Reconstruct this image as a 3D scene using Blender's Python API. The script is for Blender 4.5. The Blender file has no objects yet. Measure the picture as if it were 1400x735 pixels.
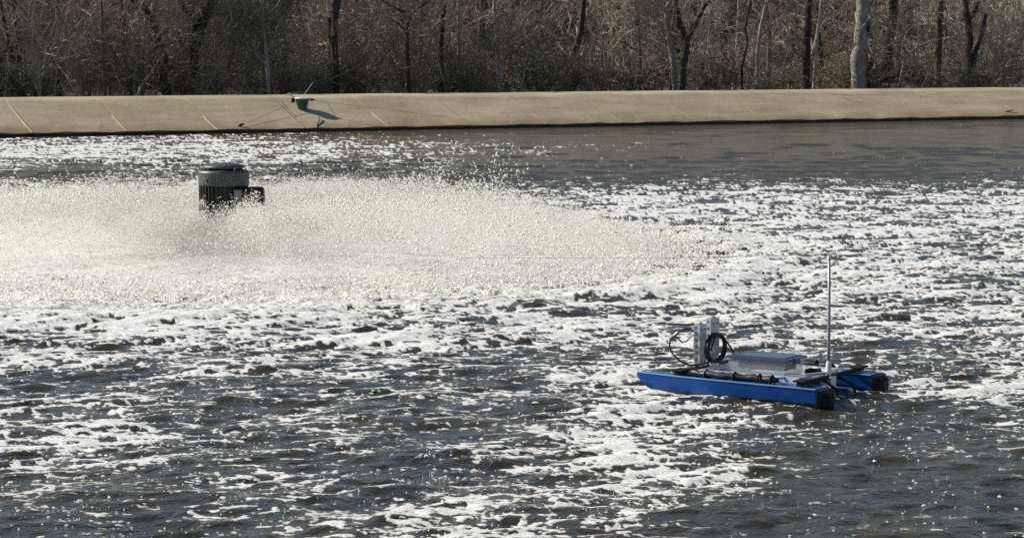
import bpy, math, random
import numpy as np
from math import radians, sin, cos, pi
from mathutils import Vector, Matrix

rng = np.random.default_rng(7)
random.seed(7)
sc = bpy.context.scene
C = sc.collection

# ------------------------------------------------------------------ camera, sky, sun, exposure
FPX, CAMH = 3200.0, 3.0                       # focal length in photo pixels, eye height above the water
PITCH = math.atan(300.5 / FPX)
cam = bpy.data.cameras.new('camera')
cam.sensor_width = 36.0
cam.lens = FPX / 1400.0 * 36.0
cam.clip_start, cam.clip_end = 0.5, 3000.0
cam_ob = bpy.data.objects.new('camera', cam)
C.objects.link(cam_ob)
cam_ob.location = (0, 0, CAMH)
cam_ob.rotation_euler = (pi / 2 - PITCH, 0, 0)
sc.camera = cam_ob

SUN_EL = radians(34)
SUN_DIR = Vector((-0.955, 0.297, 0)).normalized()          # horizontal direction towards the sun
world = bpy.data.worlds.new('World')
sc.world = world
world.use_nodes = True
wn = world.node_tree
bg = wn.nodes['Background']
sky = wn.nodes.new('ShaderNodeTexSky')
sky.sky_type = 'NISHITA'
sky.sun_disc = False
sky.sun_elevation = SUN_EL
sky.sun_rotation = math.atan2(SUN_DIR.x, SUN_DIR.y)
sky.air_density, sky.dust_density, sky.ozone_density = 1.0, 0.3, 2.2
wn.links.new(sky.outputs[0], bg.inputs[0])
bg.inputs[1].default_value = 0.070
sl = bpy.data.lights.new('sun', 'SUN')
sl.energy = 5.0
sl.angle = radians(0.5)
sl.color = (1.0, 0.93, 0.81)
sun = bpy.data.objects.new('sun', sl)
C.objects.link(sun)
to_sun = Vector((SUN_DIR.x * cos(SUN_EL), SUN_DIR.y * cos(SUN_EL), sin(SUN_EL)))
sun.rotation_euler = to_sun.to_track_quat('Z', 'Y').to_euler()
sun.location = (-30, 40, 40)
sc.view_settings.view_transform = 'Standard'
sc.view_settings.look = 'None'
sc.view_settings.gamma = 1.0
sc.view_settings.use_curve_mapping = False
sc.view_settings.exposure = 0.34
sc.cycles.max_bounces = 8
sc.cycles.diffuse_bounces = 4
sc.cycles.volume_bounces = 2
sc.cycles.transparent_max_bounces = 12
sc.cycles.use_denoising = False

# ------------------------------------------------------------------ geometry of the view (used to measure places)
def ray(px, py):
    F = np.array([0, cos(PITCH), -sin(PITCH)]); U = np.array([0, sin(PITCH), cos(PITCH)])
    return F * FPX + np.array([1.0, 0, 0]) * (px - 700) - U * (py - 367.5)

def at_water(px, py, z=0.0):
    d = ray(px, py); t = (z - CAMH) / d[2]
    return np.array([0, 0, CAMH]) + d * t

# shore line: S0 + s*E + w*N, w grows up the bank, away from the water
S0 = np.array([0.0, 89.2]); E2 = np.array([1.0, 0.54]); E2 = E2 / np.hypot(*E2); N2 = np.array([-E2[1], E2[0]])
def shore(s, w, z=0.0):
    p = S0 + E2 * s + N2 * w
    return Vector((p[0], p[1], z))
PROF = [(0.14, 0.135), (3.1, 1.12), (3.3, 1.175), (3.5, 1.20), (6.0, 1.24)]
def bank_z(w):
    return float(np.interp(w, [a for a, b in PROF], [b for a, b in PROF]))
def on_bank(px, py, lift=0.0):
    d = ray(px, py); o = np.array([0, 0, CAMH])
    lo = None
    for D in np.arange(70, 115, 0.02):
        P = o + d * (D / d[1])
        w = (P[:2] - S0) @ N2
        if w > 0.1 and P[2] <= bank_z(w) + lift:
            return Vector(P)
    return Vector(o + d * (95 / d[1]))
def wood_xy(px, w):
    k = (px - 700) / FPX
    D = (89.2 + 1.136 * w) / (1 - 0.54 * k)
    return k * D, D

# ------------------------------------------------------------------ helpers
def tag(o, label=None, cat=None, group=None, kind=None):
    if label: o['label'] = label
    if cat: o['category'] = cat
    if group: o['group'] = group
    if kind: o['kind'] = kind
    return o

def empty(name, loc=(0, 0, 0), rz=0.0):
    o = bpy.data.objects.new(name, None)
    o.empty_display_size = 0.2
    o.location = loc; o.rotation_euler = (0, 0, rz)
    C.objects.link(o)
    return o

class MB:
    def __init__(s): s.v = []; s.f = []
    def add(s, vs, fs):
        b = len(s.v); s.v.extend([tuple(p) for p in vs]); s.f.extend([tuple(i + b for i in f) for f in fs])
    def box(s, c, d, rz=0.0, taper=1.0, ry=0.0):
        M = Matrix.Rotation(rz, 3, 'Z') @ Matrix.Rotation(ry, 3, 'Y')
        vs = []
        for z in (-1, 1):
            k = taper if z < 0 else 1.0
            for x, y in ((-1, -1), (1, -1), (1, 1), (-1, 1)):
                vs.append(Vector(c) + M @ Vector((x * d[0] / 2 * k, y * d[1] / 2 * k, z * d[2] / 2)))
        s.add(vs, [(3, 2, 1, 0), (4, 5, 6, 7), (0, 1, 5, 4), (1, 2, 6, 5), (2, 3, 7, 6), (3, 0, 4, 7)])
    def tube(s, path, radii, n=6, cap=True):
        P = [Vector(p) for p in path]
        if not hasattr(radii, '__len__'): radii = [radii] * len(P)
        ref = None; rings = []
        for i, p in enumerate(P):
            t = (P[min(i + 1, len(P) - 1)] - P[max(i - 1, 0)])
            if t.length < 1e-9: t = Vector((0, 0, 1))
            t.normalize()
            if ref is None:
                ref = t.cross(Vector((0.13, 0.31, 1)) if abs(t.z) < 0.9 else Vector((1, 0.2, 0)))
            a = (ref - t * ref.dot(t)).normalized(); ref = a
            b = t.cross(a)
            rings.append([p + (a * cos(2 * pi * k / n) + b * sin(2 * pi * k / n)) * radii[i] for k in range(n)])
        vs = [q for r in rings for q in r]; fs = []
        for i in range(len(P) - 1):
            for k in range(n):
                k2 = (k + 1) % n
                fs.append((i * n + k, i * n + k2, (i + 1) * n + k2, (i + 1) * n + k))
        if cap:
            fs.append(tuple(range(n - 1, -1, -1))); fs.append(tuple((len(P) - 1) * n + k for k in range(n)))
        s.add(vs, fs)
    def lathe(s, prof, n=32, c=(0, 0, 0), closed=True):
        vs = []; fs = []
        for r, z in prof:
            for k in range(n):
                a = 2 * pi * k / n
                vs.append((c[0] + r * cos(a), c[1] + r * sin(a), c[2] + z))
        m = len(prof)
        for i in range(m - 1):
            for k in range(n):
                k2 = (k + 1) % n
                fs.append((i * n + k, i * n + k2, (i + 1) * n + k2, (i + 1) * n + k))
        if closed:
            fs.append(tuple(range(n - 1, -1, -1))); fs.append(tuple((m - 1) * n + k for k in range(n)))
        s.add(vs, fs)
    def spike(s, a, d, r):                     # three-sided twig that tapers to a point
        d = Vector(d); t = d.normalized()
        u = t.cross(Vector((0.3, 0.2, 1)) if abs(t.z) < 0.9 else Vector((1, 0, 0))).normalized(); w = t.cross(u)
        a = Vector(a)
        vs = [a + (u * cos(q) + w * sin(q)) * r for q in (0, 2.094, 4.189)] + [a + d]
        s.add(vs, [(0, 1, 3), (1, 2, 3), (2, 0, 3)])
    def build(s, name, mat, parent=None, smooth=False, bevel=0.0):
        me = bpy.data.meshes.new(name)
        me.from_pydata(s.v, [], s.f); me.update()
        if mat: me.materials.append(mat)
        if smooth: me.polygons.foreach_set('use_smooth', [True] * len(me.polygons))
        o = bpy.data.objects.new(name, me); C.objects.link(o)
        if parent: o.parent = parent
        if bevel:
            b = o.modifiers.new('bevel', 'BEVEL'); b.width = bevel; b.segments = 2; b.limit_method = 'ANGLE'
        return o

def np_mesh(name, verts, tris, mat, smooth=True):
    me = bpy.data.meshes.new(name)
    nv, nt = len(verts), len(tris)
    me.vertices.add(nv); me.vertices.foreach_set('co', np.ascontiguousarray(verts, np.float32).ravel())
    me.loops.add(nt * 3); me.loops.foreach_set('vertex_index', np.ascontiguousarray(tris, np.int32).ravel())
    me.polygons.add(nt); me.polygons.foreach_set('loop_start', np.arange(0, nt * 3, 3, dtype=np.int32))
    if smooth: me.polygons.foreach_set('use_smooth', np.ones(nt, bool))
    me.update(calc_edges=True)
    me.materials.append(mat)
    o = bpy.data.objects.new(name, me); C.objects.link(o)
    return o

# ------------------------------------------------------------------ materials
class NT:
    def __init__(s, name):
        s.m = bpy.data.materials.new(name); s.m.use_nodes = True
        s.t = s.m.node_tree; s.b = s.t.nodes['Principled BSDF']
    def n(s, ty, **kw):
        x = s.t.nodes.new(ty)
        for k, v in kw.items():
            if k in x.inputs.keys(): x.inputs[k].default_value = v
            else: setattr(x, k, v)
        return x
    def l(s, a, b): s.t.links.new(a, b)
    def coords(s, kind='Object', scale=None):
        tc = s.n('ShaderNodeTexCoord'); o = tc.outputs[kind]
        if scale:
            mp = s.n('ShaderNodeMapping'); mp.inputs['Scale'].default_value = scale
            s.l(o, mp.inputs[0]); o = mp.outputs[0]
        return o
    def noise(s, co, scale, detail=3.0, rough=0.55, dist=0.0):
        x = s.n('ShaderNodeTexNoise'); x.inputs['Scale'].default_value = scale
        x.inputs['Detail'].default_value = detail; x.inputs['Roughness'].default_value = rough
        x.inputs['Distortion'].default_value = dist
        s.l(co, x.inputs['Vector']); return x.outputs['Fac']
    def ramp(s, fac, stops):
        r = s.n('ShaderNodeValToRGB'); el = r.color_ramp.elements
        while len(el) < len(stops): el.new(0.5)
        for e, (p, c) in zip(el, stops):
            e.position = p; e.color = (*c, 1) if len(c) == 3 else c
        s.l(fac, r.inputs[0]); return r.outputs['Color']
    def mix(s, a, b, fac, mode='MIX'):
        x = s.n('ShaderNodeMix'); x.data_type = 'RGBA'; x.blend_type = mode
        for v, i in ((fac, 0), (a, 6), (b, 7)):
            if hasattr(v, 'is_output'): s.l(v, x.inputs[i])
            elif i == 0: x.inputs[0].default_value = v
            else: x.inputs[i].default_value = (*v, 1)
        return x.outputs[2]
    def bump(s, h, dist, strength=1.0):
        x = s.n('ShaderNodeBump'); x.inputs['Distance'].default_value = dist; x.inputs['Strength'].default_value = strength
        s.l(h, x.inputs['Height']); s.l(x.outputs[0], s.b.inputs['Normal']); return x
    def col(s, v):
        if hasattr(v, 'is_output'): s.l(v, s.b.inputs['Base Color'])
        else: s.b.inputs['Base Color'].default_value = (*v, 1)
    def rough(s, v): s.b.inputs['Roughness'].default_value = v

def simple(name, c, c2=None, rough=0.6, scale=8.0, metal=0.0, bump=0.0, spec=0.5):
    k = NT(name); co = k.coords()
    c2 = c2 or tuple(x * 0.7 for x in c)
    k.col(k.ramp(k.noise(co, scale, 4), [(0.3, c2), (0.7, c)]))
    k.rough(rough); k.b.inputs['Metallic'].default_value = metal
    k.b.inputs['Specular IOR Level'].default_value = spec
    if bump: k.bump(k.noise(co, scale * 4, 4), bump)
    return k.m

# water: brown turbid lagoon with a glossy surface and wind ripples
k = NT('lagoon_water'); co = k.coords()
k.col(k.ramp(k.noise(co, 0.5, 3), [(0.3, (0.030, 0.025, 0.010)), (0.7, (0.054, 0.043, 0.017))]))
k.rough(0.07); k.b.inputs['IOR'].default_value = 1.33
wa = k.noise(co, 2.4, 5, 0.6, 0.5); wb = k.noise(co, 7.0, 4, 0.55, 0.3)
wm = k.n('ShaderNodeMath'); wm.operation = 'MULTIPLY_ADD'; wm.inputs[1].default_value = 4.0; k.l(wa, wm.inputs[0]); k.l(wb, wm.inputs[2])
k.bump(wm.outputs[0], 0.022, 0.9)
M_WATER = k.m

# foam: bubbly froth, thin and see-through brown at the edges of a raft, thick and white inside
k = NT('foam_froth'); co = k.coords()
at = k.n('ShaderNodeAttribute'); at.attribute_name = 'thickness'
nz = k.noise(co, 3.0, 6, 0.7)
ma = k.n('ShaderNodeMath'); ma.operation = 'MULTIPLY_ADD'; ma.inputs[1].default_value = 1.1; k.l(nz, ma.inputs[0]); 
mb_ = k.n('ShaderNodeMath'); mb_.operation = 'ADD'; mb_.inputs[1].default_value = -0.55; k.l(at.outputs['Fac'], mb_.inputs[0])
nf = k.noise(co, 17.0, 5, 0.7, 0.6)
mc = k.n('ShaderNodeMath'); mc.operation = 'MULTIPLY_ADD'; mc.inputs[1].default_value = 1.7; k.l(nf, mc.inputs[0]); k.l(mb_.outputs[0], mc.inputs[2])
md = k.n('ShaderNodeMath'); md.operation = 'ADD'; md.inputs[1].default_value = -0.85; k.l(mc.outputs[0], md.inputs[0])
k.l(md.outputs[0], ma.inputs[2])
k.col(k.ramp(ma.outputs[0], [(0.02, (0.10, 0.085, 0.055)), (0.22, (0.40, 0.38, 0.33)), (0.45, (0.66, 0.645, 0.60)), (0.9, (0.83, 0.82, 0.785))]))
k.rough(0.45)
k.bump(k.noise(co, 15.0, 6, 0.75, 0.5), 0.020, 0.9)
M_FOAM = k.m

# drops of spray: white broken water, partly lit through
k = NT('spray_water')
k.col((0.985, 0.98, 0.95)); k.rough(0.25)
tr = k.n('ShaderNodeBsdfTranslucent'); tr.inputs[0].default_value = (0.985, 0.97, 0.915, 1)
mx = k.n('ShaderNodeMixShader'); mx.inputs[0].default_value = 0.62
out = k.t.nodes['Material Output']
k.l(k.b.outputs[0], mx.inputs[1]); k.l(tr.outputs[0], mx.inputs[2]); k.l(mx.outputs[0], out.inputs[0])
M_SPRAY = k.m

k = NT('airborne_mist')
vl = k.n('ShaderNodeVolumePrincipled'); vl.inputs['Color'].default_value = (1, .99, .95, 1); vl.inputs['Density'].default_value = 0.15; vl.inputs['Anisotropy'].default_value = 0.2
k.t.links.remove(k.t.nodes['Material Output'].inputs['Surface'].links[0]); k.l(vl.outputs[0], k.t.nodes['Material Output'].inputs['Volume'])
M_MIST = k.m

# concrete-like liner of the bank: stained, streaked down the slope
def concrete(name, c1, c2, c3):
    k = NT(name); co = k.coords('Object')
    a = k.ramp(k.noise(co, 0.35, 5, 0.6, 0.5), [(0.25, c1), (0.55, c2), (0.8, c3)])
    st = k.noise(k.coords('Object', (0.25, 0.25, 5.0)), 1.4, 5, 0.6)
    b = k.mix(a, (0.66, 0.63, 0.60), k.ramp(st, [(0.35, (0, 0, 0)), (0.75, (0.8, 0.8, 0.8))]), 'MULTIPLY')
    fine = k.noise(co, 9.0, 5, 0.7)
    b = k.mix(b, (0.6, 0.6, 0.6), k.ramp(fine, [(0.3, (0.8, 0.8, 0.8)), (0.62, (0, 0, 0))]), 'MULTIPLY')
    sx = k.n('ShaderNodeSeparateXYZ'); k.l(co, sx.inputs[0])
    tm = k.n('ShaderNodeMath'); tm.operation = 'MULTIPLY_ADD'; tm.inputs[1].default_value = 0.55; k.l(k.noise(co, 0.5, 6, 0.65), tm.inputs[0]); k.l(sx.outputs['Z'], tm.inputs[2])
    b = k.mix(b, (0.60, 0.54, 0.48), k.ramp(tm.outputs[0], [(0.36, (1, 1, 1)), (0.72, (0, 0, 0))]), 'MULTIPLY')     # old tide stain
    k.col(b); k.rough(0.85); k.bump(fine, 0.02, 0.5)
    return k.m
M_CONC = concrete('bank_concrete', (0.37, 0.295, 0.175), (0.49, 0.41, 0.265), (0.56, 0.48, 0.33))
M_SEAM = simple('seam_filler', (0.54, 0.46, 0.32), (0.42, 0.35, 0.235), 0.8, 3)
M_SEAM_DARK = simple('seam_tar', (0.30, 0.24, 0.15), (0.22, 0.18, 0.115), 0.8, 3)
M_LINER = simple('dark_liner', (0.018, 0.017, 0.015), (0.01, 0.01, 0.01), 0.5, 3)
M_FLOOR = simple('leaf_litter', (0.11, 0.085, 0.055), (0.05, 0.042, 0.03), 0.95, 1.5, bump=0.05)

def bark(name, c1, c2, per=0.35):
    k = NT(name)
    co = k.coords('Object', (6, 6, 1.2))
    a = k.ramp(k.noise(co, 2.2, 6, 0.65, 0.6), [(0.3, c1), (0.68, c2)])
    oi = k.n('ShaderNodeObjectInfo')
    hv = k.n('ShaderNodeHueSaturation'); k.l(a, hv.inputs['Color'])
    mr = k.n('ShaderNodeMapRange'); mr.inputs[3].default_value = 1 - per; mr.inputs[4].default_value = 1 + per
    k.l(oi.outputs['Random'], mr.inputs[0]); k.l(mr.outputs[0], hv.inputs['Value'])
    k.col(hv.outputs[0]); k.rough(0.9); k.bump(k.noise(co, 5.0, 5), 0.03, 0.7)
    return k.m
M_BARK = bark('bark_brown', (0.045, 0.036, 0.027), (0.13, 0.11, 0.085))
M_BARK_PALE = bark('bark_pale', (0.16, 0.14, 0.115), (0.42, 0.39, 0.34), 0.15)
M_BARK_SHADED = bark('bark_shaded', (0.02, 0.017, 0.014), (0.06, 0.05, 0.04), 0.2)  # shade on the dark trunks is put into this bark colour
M_TWIG = bark('twig_grey', (0.13, 0.11, 0.08), (0.50, 0.435, 0.335), 0.55)
M_TWIG_RED = bark('twig_russet', (0.17, 0.125, 0.09), (0.32, 0.25, 0.195), 0.4)
def leafmat(name, c1, c2):
    k = NT(name); k.col(k.ramp(k.noise(k.coords(), 3.0, 3), [(0.3, c1), (0.7, c2)])); k.rough(0.55)
    tr = k.n('ShaderNodeBsdfTranslucent'); tr.inputs[0].default_value = (*[x * 1.2 for x in c2], 1)
    mx = k.n('ShaderNodeMixShader'); mx.inputs[0].default_value = 0.25
    k.l(k.b.outputs[0], mx.inputs[1]); k.l(tr.outputs[0], mx.inputs[2]); k.l(mx.outputs[0], k.t.nodes['Material Output'].inputs[0])
    return k.m
M_LEAF = leafmat('leaf_olive', (0.085, 0.095, 0.028), (0.165, 0.17, 0.055))
M_LEAF_BROWN = leafmat('leaf_dry', (0.085, 0.06, 0.03), (0.17, 0.13, 0.065))
M_IVY = leafmat('leaf_ivy', (0.02, 0.032, 0.012), (0.05, 0.065, 0.025))

k = NT('blue_hull_paint'); co = k.coords()
pb = k.ramp(k.noise(co, 2.0, 4), [(0.3, (0.0015, 0.043, 0.20)), (0.7, (0.002, 0.058, 0.27))])
pb = k.mix(pb, (0.10, 0.16, 0.26), k.ramp(k.noise(k.coords('Object', (3, 3, 30)), 3.0, 6, 0.75), [(0.62, (0, 0, 0)), (0.76, (0.5, 0.5, 0.5))]))      # scuffs
sx = k.n('ShaderNodeSeparateXYZ'); k.l(co, sx.inputs[0])
tm = k.n('ShaderNodeMath'); tm.operation = 'MULTIPLY_ADD'; tm.inputs[1].default_value = 0.10; k.l(k.noise(co, 7.0, 5, 0.7), tm.inputs[0]); k.l(sx.outputs['Z'], tm.inputs[2])
k.col(k.mix(pb, (0.020, 0.022, 0.022), k.ramp(tm.outputs[0], [(0.055, (0.9, 0.9, 0.9)), (0.085, (0, 0, 0))])))                                       # scum line
k.rough(0.28); k.b.inputs['Specular IOR Level'].default_value = 0.3
M_BLUE = k.m
M_EDGE = simple('blue_edge_highlight', (0.16, 0.36, 0.62), (0.10, 0.26, 0.50), 0.4, 8)  # highlight of the deck edge, put into the colour
M_BLACK = simple('black_plastic', (0.012, 0.012, 0.012), (0.007, 0.007, 0.007), 0.65, 9, spec=0.2)
M_RUBBER = simple('black_rubber', (0.013, 0.013, 0.014), (0.008, 0.008, 0.008), 0.45, 20)
M_ALU = simple('aluminium_bar', (0.60, 0.63, 0.66), (0.48, 0.51, 0.54), 0.4, 6, metal=0.15)
M_MAST = simple('mast_grey', (0.36, 0.38, 0.40), (0.27, 0.29, 0.31), 0.4, 6, metal=0.2)
M_WHITE = simple('white_plastic', (0.78, 0.79, 0.78), (0.66, 0.67, 0.67), 0.5, 5)
M_LID = simple('slate_blue_lid', (0.055, 0.085, 0.15), (0.045, 0.07, 0.125), 0.22, 4)
k = NT('clear_plastic'); k.col((0.78, 0.82, 0.86)); k.rough(0.08); k.b.inputs['Alpha'].default_value = 0.17
M_CLEAR = k.m
k = NT('crinkled_film'); k.col((0.72, 0.76, 0.80)); k.rough(0.18); k.b.inputs['Alpha'].default_value = 0.75
k.bump(k.noise(k.coords(), 12.0, 3, 0.5), 0.02, 1.0)
M_FILM = k.m
M_GREEN = simple('green_paint', (0.012, 0.115, 0.060), (0.010, 0.09, 0.05), 0.4, 6)
M_MOTOR = simple('motor_grey_green', (0.070, 0.084, 0.072), (0.042, 0.052, 0.044), 0.5, 5)
M_FIN = simple('motor_fin_dark', (0.024, 0.020, 0.013), (0.013, 0.011, 0.008), 0.6, 6)
M_STEEL = simple('dull_steel', (0.25, 0.25, 0.24), (0.16, 0.16, 0.15), 0.45, 5, metal=0.6)
M_CABLE = simple('steel_cable', (0.06, 0.055, 0.05), (0.04, 0.035, 0.03), 0.6, 9)

# ------------------------------------------------------------------ noise for the water
_G = rng.random(4096) * 2 * pi
_GX, _GY = np.cos(_G), np.sin(_G)
def perlin(x, y, seed=0):
    xi = np.floor(x).astype(np.int64); yi = np.floor(y).astype(np.int64)
    xf = x - xi; yf = y - yi
    u = xf * xf * xf * (xf * (xf * 6 - 15) + 10); v = yf * yf * yf * (yf * (yf * 6 - 15) + 10)
    def g(ix, iy, dx, dy):
        h = (ix * 374761393 + iy * 668265263 + seed * 974634777) & 0xffffffff
        h = ((h ^ (h >> 13)) * 1274126177) & 0xffffffff
        h = (h ^ (h >> 16)) & 4095
        return _GX[h] * dx + _GY[h] * dy
    a = g(xi, yi, xf, yf); b = g(xi + 1, yi, xf - 1, yf); c = g(xi, yi + 1, xf, yf - 1); d = g(xi + 1, yi + 1, xf - 1, yf - 1)
    return (a + u * (b - a)) + v * ((c + u * (d - c)) - (a + u * (b - a)))

AER = np.array([-4.26, 34.55])                # aerator on the water
# share of the water under foam, over the lagoon, tabled along lines of sight
CX = np.linspace(0, 1400, 11)
COV = [
 (150, [0] * 11), (166, [0] * 11),
 (188, [.45, .5, .5, .35, .15, .05, .02, 0, 0, 0, 0]),
 (200, [.75, .75, .7, .6, .5, .3, .2, .05, .02, 0, 0]),
 (213, [.7, .75, .7, .55, .4, .15, .05, .02, .02, .02, .02]),
 (225, [.4, .3, .5, .3, .25, .12, .03, .02, .02, .06, .05]),
 (238, [.1, .1, .4, .15, .12, .1, .05, .12, .1, .05, .15]),
 (248, [.25, .4, .6, .35, .2, .2, .2, .35, .3, .2, .3]),
 (262, [.6, .7, .7, .6, .45, .42, .48, .52, .52, .5, .5]),
 (285, [.8, .8, .8, .75, .7, .66, .62, .6, .6, .58, .6]),
 (320, [.85, .85, .85, .85, .8, .76, .72, .66, .63, .6, .62]),
 (370, [.93, .93, .93, .92, .9, .86, .8, .72, .66, .66, .62]),
 (410, [.88, .86, .82, .8, .76, .72, .68, .66, .63, .63, .6]),
 (440, [.74, .72, .7, .7, .66, .62, .6, .6, .56, .56, .52]),
 (470, [.66, .7, .68, .66, .64, .56, .56, .5, .5, .5, .5]),
 (500, [.5, .5, .5, .5, .42, .32, .48, .4, .35, .42, .5]),
 (530, [.38, .26, .30, .33, .30, .22, .45, .45, .4, .5, .55]),
 (560, [.46, .45, .36, .36, .2, .28, .52, .42, .12, .14, .34]),
 (590, [.42, .46, .48, .38, .2, .3, .62, .5, .3, .14, .15]),
 (620, [.52, .60, .32, .26, .2, .3, .66, .45, .22, .16, .2]),
 (650, [.22, .33, .3, .22, .16, .32, .55, .5, .08, .05, .05]),
 (680, [.13, .18, .3, .22, .16, .28, .42, .18, .05, .04, .04]),
 (710, [.18, .24, .24, .2, .24, .52, .5, .08, .04, .04, .04]),
 (735, [.14, .15, .24, .3, .42, .56, .4, .05, .03, .03, .03]),
 (800, [.14, .15, .24, .3, .3, .3, .3, .05, .03, .03, .03])]
CY = np.array([r[0] for r in COV], float); CT = np.array([r[1] for r in COV], float)
def coverage(px, py):
    x = np.clip(px / 140.0, 0, 9.999); i = np.floor(x).astype(int); fx = x - i; fx = fx * fx * (3 - 2 * fx)
    y = np.clip(py, CY[0], CY[-1] - .01); j = np.clip(np.searchsorted(CY, y, 'right') - 1, 0, len(CY) - 2)
    fy = (y - CY[j]) / (CY[j + 1] - CY[j])
    return (CT[j, i] * (1 - fx) + CT[j, i + 1] * fx) * (1 - fy) + (CT[j + 1, i] * (1 - fx) + CT[j + 1, i + 1] * fx) * fy

def wave_height(X, Y, cell):
    r = np.random.default_rng(11)
    h = np.zeros_like(X)
    lam = np.geomspace(0.2, 3.0, 60)
    dist = np.hypot(X, Y)
    ra = np.hypot(X - AER[0], Y - AER[1])
    boil = 1 + .7 * np.exp(-((ra - 6.5) / 2.2) ** 2) + 0.35 * np.exp(-((ra - 11) / 5) ** 2)
    boil = boil * np.clip(1.15 - np.clip(Y - 42, 0, None) / 60, 0.85, 2)
    for L in lam:
        kk = 2 * pi / L
        th = r.normal(-pi / 2 + 0.25, 0.62)          # mostly running towards the near bank
        a = 0.0027 * L ** 0.50 * (1 if L < .5 else .68)
        fade = np.clip((L - 1.3 * cell) / (1.0 * cell), 0, 1)
        ph = kk * (X * cos(th) + Y * sin(th)) + r.random() * 6.283
        s = np.sin(ph)
        h += a * fade * (s + 0.28 * np.sin(2 * ph + 1.57) * (L > 0.6))
    # waves running out from the aerator
    for L in np.geomspace(0.7, 2.6, 7):
        kk = 2 * pi / L
        ph = kk * (ra + 0.35 * perlin(X * .4, Y * .4, 5)) + r.random() * 6.283
        h += 0.0022 * L ** .6 * np.sin(ph) * np.clip((L - 2 * cell) / (1.5 * cell), 0, 1) * np.exp(-((ra - 8) / 12) ** 2)
    # broken water where the spray lands
    bo = np.exp(-((ra - 6.6) / 1.5) ** 2)
    h2 = 0.32 * bo * (0.10 * np.abs(perlin(X * 1.3, Y * 1.3, 3)) + 0.075 * np.abs(perlin(X * 3.1, Y * 3.1, 4)) + 0.04 * perlin(X * 6, Y * 6, 8))
    return h * boil + h2

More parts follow.
